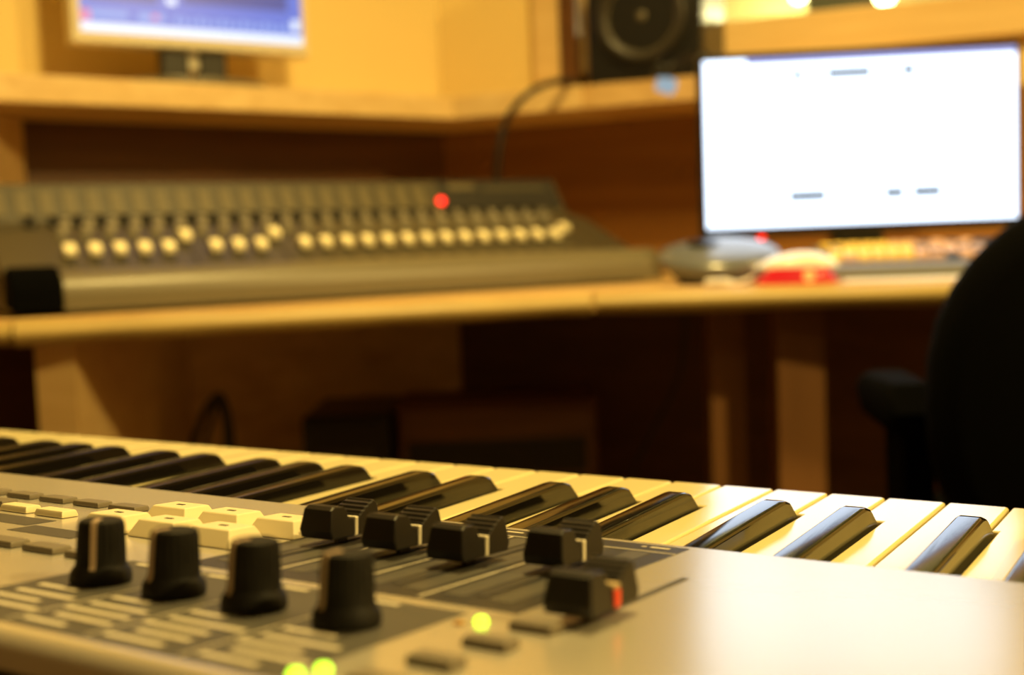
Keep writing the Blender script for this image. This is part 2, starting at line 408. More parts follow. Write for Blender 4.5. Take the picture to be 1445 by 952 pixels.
# hanging cables
def cable(label, pts, r_=.003, name='cable', m=M_cable, group=None):
    o = obj(name, tube(bmesh.new(), spline(pts, 8), r_, 8), m, smooth=60)
    return tag(o, label, 'cable', group)
cable('black cable arching down under the desk in front of the back board', [Vector((aty(262, 640, 1.78).x, 1.78, .007)), aty(272, 680, 1.78), aty(282, 600, 1.78), aty(300, 565, 1.78), aty(312, 560, 1.78), aty(322, 590, 1.78), aty(328, 650, 1.78), aty(330, 760, 1.78), Vector((aty(332, 760, 1.78).x, 1.78, .007))], .006)
cable('second black cable looping tightly beside the arching one under the desk', [Vector((aty(284, 660, 1.75).x, 1.75, .005)), aty(290, 680, 1.75), aty(298, 600, 1.75), aty(308, 570, 1.75), aty(318, 600, 1.75), aty(322, 700, 1.75), Vector((aty(324, 700, 1.75).x, 1.75, .005))], .004)
cable('thin dark cable slanting down under the desk left of the legs', [Vector((aty(968, 470, 1.8).x, 1.8, DT-.032)), aty(965, 490, 1.8), aty(955, 540, 1.8), aty(920, 610, 1.8), aty(892, 675, 1.8), aty(880, 800, 1.8), Vector((aty(876, 800, 1.8).x, 1.8, .004))], .003)

# ------------------------------------------------------------------ mixing console
MD = R(62)
ML = Vector((-.531, 1.407, DT)); MRZ = PI/2-MD
mx = thing('mixing_console', 'long grey mixing console with cream faders on the desk', 'mixing console', ML, MRZ)
LEN = .865; X0 = -.055
prof = [(.02, .004), (.40, .004), (.40, .16), (.372, .178), (.358, .178), (.318, .124), (.302, .116), (.252, .106), (.088, .042), (.082, .03)]
obj('body', prism(bmesh.new(), prof, 'x', X0, LEN+.022, bev=.002), M_mix, mx, smooth=30)
armp = [(.0, .006), (.082, .006), (.082, .044), (.07, .050), (.055, .052)]+[( .03-.03*math.sin(R(t)), .022+.03*math.cos(R(t))) for t in range(0, 100, 15)]
obj('armrest', prism(bmesh.new(), armp, 'x', .002, LEN, bev=.002), M_mixarm, mx, smooth=40)
obj('end_cap', prism(bmesh.new(), [(p[0]-.001, p[1]*1.14+.001) for p in armp], 'x', X0-.002, .0015, bev=.006), M_blkm, mx, smooth=40)
PIT, U0 = .032, .0335
fa = math.atan2(.106-.042, .252-.088)
def onf(v): return .042+(v-.088)*math.tan(fa)
capm = bmesh.new(); prism(capm, [(-.013, 0), (.013, 0), (.0125, .007), (.006, .011), (0, .0085), (-.006, .011), (-.0125, .007)], 'x', -.0075, .0075, bev=.001)
cap0 = None
slot = bmesh.new(); box(slot, -.0015, .0015, -.05, .05, 0, .0006); slot0 = None
knm = lathe(bmesh.new(), [(.0085, 0), (.008, .004), (.0062, .006), (.0055, .014), (0, .0145)], 14); kn0 = None
bt0 = None; st0 = None
kx = obj('control_knob', lathe(bmesh.new(), [(.009, 0), (.0085, .005), (.007, .007), (.006, .016), (0, .0165)], 14), M_mixdk, mx, (U0-PIT, .294, .1147), (math.atan(.2), 0, 0), smooth=40); knd = kx.data
for i in range(25):
    u = U0+PIT*i
    v = .165
    if i in (5, 9): v = .205
    if i == 24: v = .190
    sl = slot0 = obj('fader_slot', slot, M_mixgap, mx) if slot0 is None else inst(slot0, mx, (0, 0, 0))
    sl.location = (u, .168, onf(.168)+.0002); sl.rotation_euler = (fa, 0, 0)
    cp_ = cap0 = obj('fader_cap', capm, M_capc, mx, smooth=30) if cap0 is None else inst(cap0, mx, (0, 0, 0))
    cp_.location = (u, v-.004, onf(v)+.004); cp_.rotation_euler = (fa, 0, 0)
    for j, vv in enumerate((.236, .274, .294)):
        if kn0 is None: k = kn0 = obj('control_knob', knm, M_mixknob, mx, smooth=40)
        else: k = inst(kn0, mx, (0, 0, 0))
        zz = onf(vv) if vv < .25 else .106+(vv-.252)*.2
        k.data = k.data if j < 2 else knd; k.location = (u+(.012 if j == 1 else 0), vv, zz+.0003); k.rotation_euler = (fa if vv < .25 else math.atan(.2), 0, 0)
    b_ = bt0 = obj('mute_button', bx(-.006, .006, -.004, .004, 0, .004, bev=.001), M_mixst, mx) if bt0 is None else inst(bt0, mx, (0, 0, 0))
    b_.location = (u, .105, onf(.105)+.0003); b_.rotation_euler = (fa, 0, 0)
ma = math.atan2(.178-.124, .358-.318); ml_ = math.hypot(.178-.124, .358-.318)
for i in range(21):
    u = -.035+.0325*i
    s = st0 = obj('level_meter', bx(-.0095, .0095, .008, ml_-.014, 0, .0015, bev=.0004), M_mixst, mx) if st0 is None else inst(st0, mx, (0, 0, 0))
    s.location = (u, .318-.001, .124+.0005); s.rotation_euler = (ma, 0, 0)
obj('display_panel', bx(.655, LEN+.015, .003, ml_-.002, 0, .003, bev=.0008), M_mixdk, mx, (0, .3175, .1245), (ma, 0, 0))
obj('display_label', bx(.672, .722, .044, .056, .003, .0038), M_mixst, mx, (0, .3175, .1245), (ma, 0, 0))
obj('display_slot', bx(.735, .86, .040, .050, .003, .0038), M_mix, mx, (0, .3175, .1245), (ma, 0, 0))
obj('record_light', lathe(bmesh.new(), [(.0065, 0), (.006, .003), (0, .006)], 16), M_redled, mx, (.652, .330, .142), (ma, 0, 0), smooth=60)

# ------------------------------------------------------------------ loudspeaker
sp0 = B_+dr*.262+nr*.012
spk = thing('studio_loudspeaker', 'black studio loudspeaker on the corner shelf beside the pale post', 'loudspeaker', (sp0.x, sp0.y, SH1+.0005), rr)
SW, SHH, SD = .212, .335, .2
obj('cabinet', bx(0, SW, .012, SD, 0, SHH, bev=.004), M_blk, spk)
obj('baffle', bx(.002, SW-.002, 0, .0119, .002, SHH-.002, bev=.004), M_blk, spk)
wc_ = (SW/2-.002, -.0002, .112)
wo = obj('woofer_frame', lathe(bmesh.new(), [(.092, 0), (.092, .003), (.088, .005), (.082, .005), (.081, .0005)], 48), M_blk, spk, wc_, (PI/2, 0, 0), smooth=30)
obj('surround', lathe(bmesh.new(), [(.081, .001)]+[(.072+.009*math.cos(R(t)), .001+.008*math.sin(R(t))) for t in range(0, 181, 20)], 48, cap=False), M_surr, wo, smooth=60)
obj('cone', lathe(bmesh.new(), [(.063, .0015), (.05, -.006), (.035, -.009), (.02, -.011), (.0, -.0112)], 48, cap=False), M_cone, wo, smooth=60)
obj('dust_cap', lathe(bmesh.new(), [(.014, -.0108), (.012, -.002), (.007, .002), (0, .003)], 24, cap=False), M_cone, wo, smooth=60)
tw = obj('tweeter_frame', lathe(bmesh.new(), [(.045, 0), (.045, .003), (.02, .002), (.016, .001), (.01, .006), (0, .008)], 32), M_blk, spk, (SW/2, -.0002, .265), (PI/2, 0, 0), smooth=30)
# plug hanging over the shelf edge
pc = aty(940, 120, 2.045)
pl = thing('cable_plug', 'small dark cable plug with a glowing pale blue end lying over the shelf edge', 'plug', pc)
obj('plug_end', bx(-.017, .017, -.010, .010, -.013, .013, bev=.006, seg=3), M_plugglow, pl, (0, 0, 0), (0, .35, 0), smooth=60)
obj('plug_body', bx(-.03, -.006, -.011, .011, .006, .028, bev=.004), M_blk, pl, (0, 0.0, 0), (0, .5, 0))
obj('plug_lead', tube(bmesh.new(), spline([aty(928, 108, 2.045)-pc, aty(940, 98, 2.05)-pc, aty(965, 84, 2.04)-pc, aty(992, 76, 1.98)-pc, aty(1010, 90, 1.95)-pc, aty(1015, 140, 1.93)-pc], 6), .005), M_cable, pl, smooth=60)
# lead from the loudspeaker down to the console
cable('black lead curving from the shelf down to the back of the mixing console', [Vector((*(B_+dr*.236+nr*.15), SH1+.008)), Vector((*(B_+dr*.232+nr*.07), SH1+.008)), aty(806, 114, 2.175), aty(770, 119, 2.14), aty(738, 138, 2.12), aty(714, 172, 2.13), aty(704, 215, 2.13), aty(701, 262, 2.14), aty(702, 300, 2.17)], .006, 'speaker_cable')

# ------------------------------------------------------------------ left monitor
md = R(90-56)
m1 = thing('beige_monitor', 'beige framed computer monitor showing a blue audio program on the shelf', 'monitor', (-.521, 2.056, SH1+.0005), md)
MW, MH, MB = .412, .34, .068
obj('bezel', prism(bmesh.new(), [(-MW/2, MB), (MW/2, MB), (MW/2, MB+MH), (-MW/2, MB+MH)], 'y', -.012, .03, bev=.006), M_beige, m1, smooth=30)
scx0, scx1, scz0, scz1 = -MW/2+.015, MW/2-.013, MB+.019, MB+MH-.015
scr = obj('screen', bx(scx0, scx1, -.0135, -.0118, scz0, scz1), M_b1, m1)
Wd = scx1-scx0
def sbox(name, x0, x1, z0, z1, m, k=1): obj(name, bx(scx0+x0*Wd, scx0+x1*Wd, -.0135-.0004*k, -.0135-.0004*(k-1)-.0001, scz0+z0, scz0+z1), m, scr)
sbox('program_band', .0, 1, .0, .014, M_b3)
sbox('program_track', .0, .2, .024, .034, M_b4); sbox('program_track', .24, .36, .022, .034, M_b4); sbox('program_track', .0, .04, .016, .034, M_b5, 2)
sbox('program_track', .30, .33, .025, .033, M_b5, 2)
for i in range(16): sbox('program_meter', .40+.034*i, .42+.034*i, .020, .034-(i % 3)*.002, M_b4)
sbox('program_cursor', .95, .985, .024, .042, M_b3); sbox('program_dot', .37, .41, .052, .064, M_b3)
sbox('program_field', .04, .33, .052, .30, M_b2); sbox('program_field', .44, .93, .056, .30, M_b2)
for i in range(6): sbox('program_wave', .06, .31, .07+.038*i, .085+.038*i, M_b4, 2)
for s in (-1, 1): obj('neck', bx(s*.033-.024+.0, s*.033+.024, .006, .03, .012, MB+.03, bev=.003), M_blk, m1)
obj('neck_hub', bx(-.012, .012, .012, .028, MB-.03, MB+.02, bev=.002), M_beige, m1)
obj('base', prism(bmesh.new(), [(.12*math.cos(2*PI*i/28), -.005+.065*math.sin(2*PI*i/28)) for i in range(28)], 'z', 0, .014, bev=.004), M_mixarm, m1, smooth=40)

# ------------------------------------------------------------------ right monitor
tl = aty(980, 80, 1.735); trr = aty(1437, 53, 1.70); bl_ = aty(992, 338, 1.735); br_ = aty(1446, 318, 1.70)
cx = (tl+trr+bl_+br_)/4
rz = math.atan2((trr-tl).y+(br_-bl_).y, (trr-tl).x+(br_-bl_).x)
m2 = thing('black_monitor', 'black widescreen monitor with a bright white page on the desk', 'monitor', (cx.x, cx.y, DT+.0005), rz)
W2 = ((trr-tl).length+(br_-bl_).length)/2; H2 = ((tl-bl_).length+(trr-br_).length)/2; Z2 = cx.z-DT-H2/2
obj('bezel', prism(bmesh.new(), [(-W2/2, Z2), (W2/2, Z2), (W2/2, Z2+H2), (-W2/2, Z2+H2)], 'y', 0, .03, bev=.005), M_blk, m2, smooth=30)
a0, a1, c0, c1 = -W2/2+.009, W2/2-.007, Z2+.013, Z2+H2-.010
s2 = obj('screen', bx(a0, a1, -.0012, .0005, c0, c1), M_scr, m2)
w2, h2 = a1-a0, c1-c0
def tbox(name, x0, x1, z0, z1, m): obj(name, bx(a0+x0*w2, a0+x1*w2, -.0018, -.0013, c0+z0*h2, c0+z1*h2), m, s2)
tbox('title_bar', .14, 1, .965, 1.0, M_scrv)
tbox('rule', .72, .985, .88, .908, M_scrt)
for x0, x1 in ((.29, .32), (.35, .365), (.40, .54), (.64, .68)): tbox('text_line', x0, x1, .87, .918, M_scrt)
for x0, x1 in ((.27, .39), (.58, .64), (.67, .76)): tbox('text_line', x0, x1, .15, .202, M_scrt)
obj('stand_neck', bx(-.03, .03, .0505, .075, .012, Z2+.10, bev=.004), M_blk, m2)
obj('stand_collar', bx(-.035, .035, .004, .05, Z2-.018, Z2-.0003, bev=.003), M_blk, m2)
obj('stand_base', prism(bmesh.new(), [(.11*math.cos(2*PI*i/28), .115+.08*math.sin(2*PI*i/28)) for i in range(28)], 'z', 0, .012, bev=.003), M_blk, m2, smooth=40)
obj('power_light', lathe(bmesh.new(), [(.005, 0), (.004, .003), (0, .004)], 12), M_redled, m2, (-W2/2+.088, .006, Z2-.0005), (PI, 0, 0))

# ------------------------------------------------------------------ oval pad device, mouse, keyboard, paper
pc = onz(1010, 392, DT); pc = Vector((.288, 1.635, DT+.0006))
ov = thing('control_pad', 'dark glossy oval control pad on the desk between console and mouse', 'controller', pc, R(-8))
bm = bmesh.new(); rings = []
for (k, z, sh_) in ((.62, .0, .0), (.70, .006, .0), (.98, .034, .0), (1.0, .040, 0), (.97, .044, 0), (.8, .0485, 0), (.5, .052, 0), (.2, .0535, 0)):
    rings.append([bm.verts.new((.083*k*math.cos(2*PI*i/40), .06*k*math.sin(2*PI*i/40), z+.06*.32*k*math.sin(2*PI*i/40)*(z > .02))) for i in range(40)])
for A, B in zip(rings, rings[1:]):
    for i in range(40): bm.faces.new((A[i], A[(i+1) % 40], B[(i+1) % 40], B[i]))
bm.faces.new(rings[0]); bm.faces.new(rings[-1])
obj('pad_shell', bm, M_blue, ov, smooth=50)
obj('jog_wheel', lathe(bmesh.new(), [(.022, .0), (.022, .003), (.019, .005), (.004, .004), (0, .004)], 28), M_blk, ov, (-.02, .01, .0545), (.16, 0, 0), smooth=40)

mo = thing('computer_mouse', 'white computer mouse with a glowing red base at the desk edge', 'mouse', (aty(1124, 405, 1.535).x, 1.535, DT+.0004), R(-8))
def mouse_mesh(k, z0, z1, L=.056, Wm=.031):
    bm = bmesh.new(); N = 20; Mx = 14; rows = []
    for i in range(N+1):
        x = -L+2*L*i/N; tx = x/L
        hw = Wm*max(0, 1-abs(tx)**2.6)**.5*k
        hh = (1-(abs(tx-.18)/(1.18 if tx < .18 else .82))**2.3)
        row = []
        for j in range(Mx+1):
            an = PI*j/Mx; yy = -hw*math.cos(an); zz = z0+(z1-z0)*max(hh, 0)*math.sin(an)**.75
            row.append(bm.verts.new((x, yy, zz)))
        rows.append(row)
    for A, B in zip(rows, rows[1:]):
        for j in range(Mx): bm.faces.new((A[j], A[j+1], B[j+1], B[j]))
        bm.faces.new((A[Mx], A[0], B[0], B[Mx]))
    bmesh.ops.remove_doubles(bm, verts=bm.verts[:], dist=1e-5)
    return bm
obj('mouse_shell', mouse_mesh(1.0, .021, .041), M_mouse, mo, smooth=60)
obj('mouse_base', mouse_mesh(.97, .001, .033, L=.0535), M_mred, mo, smooth=60)
obj('sensor_glow', lathe(bmesh.new(), [(.008, 0), (.006, .004), (0, .006)], 16), M_mglow, mo, (.013, -.0285, .010), (PI/2, 0, 0), smooth=60)
obj('mouse_cord', tube(bmesh.new(), spline([(-.05, 0, .012), (-.068, -.004, .005), (-.082, -.010, .0035), (-.098, -.006, .003), (-.105, .004, .003)], 8), .0022), M_mouse, mo, smooth=60)
for i, (x, y) in enumerate(((.262, 1.542), (.279, 1.532))):
    bm = bmesh.new(); bmesh.ops.create_icosphere(bm, subdivisions=2, radius=.008)
    for v in bm.verts: v.co = Vector((v.co.x*1.3, v.co.y, v.co.z*.6))*(1+.25*random.uniform(-1, 1))
    tag(obj('paper_scrap', bm, M_paper, None, (x, y, DT+.0055)), 'small crumpled white paper scrap on the desk edge beside the mouse', 'paper', 'paper scraps by the mouse')
kb_r = R(-6)
kl = Vector((.424, 1.625, DT))
sheet = tag(obj('paper_sheet', bx(0, .29, 0, .21, 0, .0012), M_paper, None, (.43, 1.512, DT+.0002), (0, 0, R(-9))), 'white paper sheet on the desk under the computer keyboard', 'paper')
pk = thing('computer_keyboard', 'grey computer keyboard with yellow and peach keys below the black monitor', 'keyboard', (kl.x, kl.y-.05, DT+.0018), kb_r)
KT_ = R(10.5)
obj('keyboard_case', prism(bmesh.new(), [(0, 0), (.155, .0), (.155, .043), (.05, .020), (.0, .016)], 'x', 0, .44, bev=.002), M_pckb, pk)
kt = math.atan2(.043-.020, .105)
kc = bmesh.new(); prism(kc, [(-.0085, -.008), (.0085, -.008), (.0085, .008), (-.0085, .008)], 'z', 0, .008, bev=.0018, seg=1)
first = {}
for rw in range(5):
    for i in range(22):
        if i in (15,): continue
        x = .018+.0194*i+(0 if rw in (0, 4) else .003*rw*(i < 14)); y = .058+.0192*rw
        mm = M_ky if (i < 6 and random.random() < .85) else (M_kp if random.random() < .75 else M_kd)
        if x > .43: continue
        if mm.name not in first:
            k_ = obj('key_cap', kc.copy(), mm, pk); first[mm.name] = k_
        else: k_ = inst(first[mm.name], pk, (0, 0, 0))
        k_.location = (x, y, .020+(y-.05)*math.tan(kt)+.0002); k_.rotation_euler = (kt, 0, 0)
kc.free()

# ------------------------------------------------------------------ office chair
ch = thing('office_chair', 'black office chair with rounded backrest standing at the desk', 'chair', (.637, 1.20, 0), R(-5))
bm = bmesh.new(); N = 40; rings = []
def backring(k, y, curve):
    out = []
    for i in range(N):
        an = 2*PI*i/N; e_ = 2/2.35
        x = .245*k*math.copysign(abs(math.cos(an))**e_, math.cos(an)); z = .662+.208*k*math.copysign(abs(math.sin(an))**e_, math.sin(an))
        out.append(bm.verts.new((x, y-curve*(x/.24)**2*-1, z)))
    return out
for (k, y) in ((.90, -.195), (.97, -.19), (1, -.175), (1, -.155), (.96, -.14), (.85, -.13), (.5, -.122)): rings.append(backring(k, y, .03))
for A, B in zip(rings, rings[1:]):
    for i in range(N): bm.faces.new((A[i], A[(i+1) % N], B[(i+1) % N], B[i]))
bm.faces.new(rings[0]); bm.faces.new(rings[-1])
obj('backrest', bm, M_blkm, ch, smooth=60)
obj('seat', prism(bmesh.new(), [(.24*math.copysign(abs(math.cos(2*PI*i/36))**.7, math.cos(2*PI*i/36)), .06+.22*math.copysign(abs(math.sin(2*PI*i/36))**.7, math.sin(2*PI*i/36))) for i in range(36)], 'z', .43, .50, bev=.025, seg=3), M_blkm, ch, smooth=50)
obj('back_bar', tube(bmesh.new(), spline([(0, -.19, .62), (0, -.215, .52), (0, -.19, .43), (0, -.05, .415)], 6), .02), M_blk, ch, smooth=60)
for s in (-1, 1):
    ap = obj('armrest', prism(bmesh.new(), [(-.07, .622), (-.08, .645), (-.06, .672), (.05, .674), (.08, .665), (.085, .645), (.06, .625)], 'x', s*.242-.026, s*.242+.026, bev=.012, seg=3), M_blkm, ch, smooth=50)
    obj('armrest_post', prism(bmesh.new(), [(-.03, .43), (.03, .43), (.04, .6215), (-.05, .6215)], 'x', s*.23-.016, s*.23+.016, bev=.004), M_blkm, ch)
    obj('armrest_bracket', bx(*( (.10, .246) if s > 0 else (-.246, -.10)), -.03, .03, .405, .4295, bev=.004), M_blk, ch)
obj('gas_column', lathe(bmesh.new(), [(.03, .08), (.03, .25), (.02, .25), (.02, .43)], 20), M_blk, ch, smooth=40)
for i in range(5):
    an = 2*PI*i/5+.3; c_, s_ = math.cos(an), math.sin(an)
    lg = obj('base_leg', tube(bmesh.new(), [(.02*c_, .02*s_, .115), (.27*c_, .27*s_, .075)], .018), M_blk, ch, smooth=60)
    obj('caster', lathe(bmesh.new(), [(.0, -.02), (.024, -.02), (.0265, -.012), (.0265, .012), (.024, .02), (0, .02)], 18), M_blk, lg, (.27*c_, .27*s_, .0268), (PI/2, 0, an), smooth=40)
    obj('caster_stem', lathe(bmesh.new(), [(.006, .04), (.006, .075)], 10), M_blk, lg, (.27*c_, .27*s_, 0))

# ------------------------------------------------------------------ the synthesizer in the foreground
P = .02357
YAW = R(31.76); CK = Vector((.4296, -.4846, .1078)); KTOP = .072
loc = Vector((-CK.x*math.cos(YAW)-CK.y*math.sin(YAW), CK.x*math.sin(YAW)-CK.y*math.cos(YAW), ZC-CK.z-KTOP))
sy = thing('synthesizer', 'silver synthesizer keyboard with ivory keys, black knobs and sliders', 'synthesizer', loc, -YAW)
I0, I1 = -22, 23
PA = R(5)                                   # slope of the control panel
PY, PZ = -.145, KTOP+.0118
XL, XR = I0*P-.055, I1*P+.055
ca, sa = math.cos(PA), math.sin(PA)
def pan(X, s, h=0): return (X, PY-s*ca+h*sa, PZ+s*sa+h*ca)
def panpt(s, h): return (PY-s*ca+h*sa, PZ+s*sa+h*ca)
SB = .184
# panel: thin sloping lid with rounded back edge
lid = [panpt(0, -.0008), panpt(.0008, 0), panpt(.003, 0), panpt(SB-.009, 0)]+[panpt(SB-.005+.005*math.sin(R(t)), -.005+.005*math.cos(R(t))) for t in range(0, 91, 15)]+[panpt(SB, -.008), panpt(SB-.004, -.0085), panpt(SB-.004, -.006), panpt(.012, -.0028), panpt(0, -.0022)]
obj('control_panel', prism(bmesh.new(), lid, 'x', XL, XR), M_panel, sy, smooth=30)
bk = panpt(SB-.008, -.02)
obj('lower_case', prism(bmesh.new(), [(.006, 0), (.006, .040), (-.004, .042), (-.004, .014), (-.152, .014), (-.152, PZ-.006), panpt(.014, -.0065), panpt(SB-.0055, -.0072), panpt(SB-.003, -.009), (bk[0]-.004, 0)], 'x', XL+.003, XR-.003), M_case, sy)
obj('key_slip', bx(I0*P-.001, I1*P+.001, .0062, .013, .01, .058, bev=.003), M_panel, sy)
for x0, x1 in ((XL, I0*P-.0015), (I1*P+.0015, XR)):
    obj('end_block', prism(bmesh.new(), [(.013, .01), (.013, .072), (.006, .079), (-.1448, PZ-.0012), (-.1448, .01)], 'x', x0, x1, bev=.003), M_panel, sy)
# keys: notes repeat C D E F G A B from boundary 11
offs = {0: -.0036, 1: .0030, 3: -.0040, 4: -.0002, 5: .0034}     # black key after white note index (C, D, F, G, A)
def note(i): return (i-11) % 7
BWID, BTIP = .0125, -.0478
def white_mesh(n, first=False, last=False):
    g_ = .0005; x0, x1 = g_, P-g_; y1, y0 = 0, -.150
    lo = offs.get((n-1) % 7); hi = offs.get(n)
    if first: lo = None
    if last: hi = None
    xl = x0 if lo is None else lo+BWID/2+.0007
    xr = x1 if hi is None else P+hi-BWID/2-.0007
    rr_ = .0016
    pts = [(x0+rr_, y1), (x1-rr_, y1)]+[(x1-rr_+rr_*math.sin(R(t)), y1-rr_+rr_*math.cos(R(t))) for t in (30, 60, 90)]
    if hi is not None: pts += [(x1, BTIP+.0016), (xr, BTIP+.0016)]
    pts += [(xr, y0), (xl, y0)]
    if lo is not None: pts += [(xl, BTIP+.0016), (x0, BTIP+.0016)]
    pts += [(x0+rr_-rr_*math.sin(R(t)), y1-rr_+rr_*math.cos(R(t))) for t in (90, 60, 30)]
    bm = bmesh.new()
    v0 = [bm.verts.new((x, y, -.018)) for x, y in pts]; v1 = [bm.verts.new((x, y, 0)) for x, y in pts]
    nn = len(pts); top = bm.faces.new(v1); bm.faces.new(v0[::-1])
    for i in range(nn): bm.faces.new((v0[i], v0[(i+1) % nn], v1[(i+1) % nn], v1[i]))
    bmesh.ops.recalc_face_normals(bm, faces=bm.faces[:])
    bmesh.ops.bevel(bm, geom=list(top.edges), offset=.0011, segments=3, affect='EDGES', profile=.5)
    return bm
proto = {}
for i in range(I0, I1):
    n = note(i); key = (n, i == I0, i == I1-1)
    if key not in proto:
        o = proto[key] = obj('white_key', white_mesh(*key), M_key, sy, smooth=35)
    else: o = inst(proto[key], sy, (0, 0, 0))
    o.location = (i*P, 0, KTOP); o.rotation_euler = (R(-1.5), 0, 0)
# black key: tapered bar with a sloping rounded tip
bm = bmesh.new()
secs = [(-.150, .0092, 1), (-.062, .0090, 1), (-.0575, .0086, .99), (-.0538, .0074, .97), (-.0505, .003, .95), (-.0478, -.006, .93), (-.0478, -.012, .93)]
rings = []
for y, z, k in secs:
    wb, wt = BWID/2, .0043
    f_ = (z+.012)/(.0092+.012)
    hw_t = wb+(wt-wb)*max(0, min(1, (z)/.0092)) if z > 0 else wb
    c_ = min(.0014, (z+.012)*.45)
    hs = wb+(wt-wb)*max(0, (z-c_)/.0092)
    rings.append([bm.verts.new(q) for q in ((-wb, y, -.012), (-hs-.0002, y, z-c_), (-hs+c_*.35, y, z-c_*.3), (-hs+c_, y, z), (hs-c_, y, z), (hs-c_*.35, y, z-c_*.3), (hs+.0002, y, z-c_), (wb, y, -.012))])
for A, B in zip(rings[:-1], rings[1:-1]):
    for j in range(7): bm.faces.new((A[j], A[j+1], B[j+1], B[j]))
    bm.faces.new((A[7], A[0], B[0], B[7]))
bm.faces.new(rings[0]); bm.faces.new(rings[-2][::-1])
for v in rings[-1]: bm.verts.remove(v)
bmesh.ops.remove_doubles(bm, verts=bm.verts[:], dist=1e-6)
bk0 = None
for i in range(I0+1, I1):
    n = (note(i)-1) % 7
    if n not in offs: continue
    o = bk0 = obj('black_key', bm, M_black, sy, smooth=35) if bk0 is None else inst(bk0, sy, (0, 0, 0))
    o.location = (i*P+offs[n], 0, KTOP)
# printed fields on the panel (flat ink films)
def film(name, x0, x1, s0, s1, m, h=.00012, k=1):
    return obj(name, bx(x0, x1, -s1, -s0, (k-1)*h+.00002, k*h), m, sy, pan(0, 0), (-PA, 0, 0))
film('printed_field', .172, .284, .0045, .107, M_print)
film('printed_field', .157, .2735, .1125, .1775, M_print2)
film('printed_line', .172, .284, .0155, .0163, M_ptext, k=2)
for x in (.2005, .2270, .2535): film('printed_line', x-.0004, x+.0004, .0165, .105, M_ptext, k=2)
for x in (.187, .2137, .2402, .2667):
    film('printed_text', x+.003, x+.0045, .008, .0095, M_ptext, k=2); film('printed_text', x+.006, x+.0125, .008, .0098, M_ptext, k=2)
    film('printed_scale', x-.0105, x-.0035, .0185, .099, M_print2, k=2); film('printed_scale', x+.0035, x+.0105, .0185, .099, M_print2, k=2)
    film('slider_slot', x-.0011, x+.0011, .030, .097, M_mark, k=3)
film('slider_slot', .2995, .3017, .046, .118, M_mark, k=1)
for j, x in enumerate((.1745, .2028, .2302, .2594)):
    for r_, (s, w0, w1) in enumerate(((.1475, -.012, .003), (.1545, -.0115, .012), (.1605, -.013, .009), (.1665, -.009, .012), (.1725, -.012, .006))):
        film('printed_text', x+w0, x+w1-.002*((j+r_) % 3), s-.0011, s+.0011, M_ptext, k=2)
    film('printed_text', x-.012, x-.004, .1145, .1165, M_ptext, k=2)
    if j: film('printed_line', x-.0146, x-.0141, .114, .176, M_ptext, k=2)
# display window frames at left
film('printed_field', .030, .078, .078, .090, M_print2); film('printed_field', .080, .112, .088, .099, M_print2)
# knobs
def knob(X, s, ang):
    bm = bmesh.new(); n = 48; rgs = []
    for (r_, z, fl) in ((.0078, .0004, 0), (.0080, .0012, 0), (.0078, .0032, 0), (.0068, .0046, 0), (.00645, .0056, 1), (.0063, .010, 1), (.0060, .0152, 1), (.0056, .0164, .6), (.0045, .0169, 0), (0, .0168, 0)):
        if r_ == 0: rgs.append([bm.verts.new((0, 0, z))]); continue
        rgs.append([bm.verts.new(((r_-(.0003*fl if i % 2 else 0))*math.cos(2*PI*i/n), (r_-(.0003*fl if i % 2 else 0))*math.sin(2*PI*i/n), z)) for i in range(n)])
    for A, B in zip(rgs, rgs[1:]):
        for i in range(n):
            q = list(dict.fromkeys([A[i], A[(i+1) % n], B[(i+1) % len(B)], B[i % len(B)]])); bm.faces.new(q)
    bm.faces.new(rgs[0])
    return bm
kb0 = kl0 = None
lm = bmesh.new()
pp = [(.0071, .0044), (.00655, .0056), (.0061, .0153), (.0056, .0168), (.0015, .0172), (.0015, .0160), (.005, .0156), (.0057, .0145), (.0061, .0056), (.0065, .0044)]
prism(lm, pp, 'y', -.00075, .00075)
for X, ang in ((.1737, -58), (.2012, -104), (.2285, -106), (.2570, -108)):
    ang -= 0
    k_ = kb0 = obj('rotary_knob', knob(0, 0, 0), M_rubber, sy, smooth=30) if kb0 is None else inst(kb0, sy, (0, 0, 0))
    k_.location = pan(X, .1372); k_.rotation_euler = Matrix.Rotation(-PA, 4, 'X').to_euler()
    l_ = kl0 = obj('pointer_line', lm, M_knobline, k_) if kl0 is None else inst(kl0, k_, (0, 0, 0))
    l_.rotation_euler = (0, 0, R(ang))
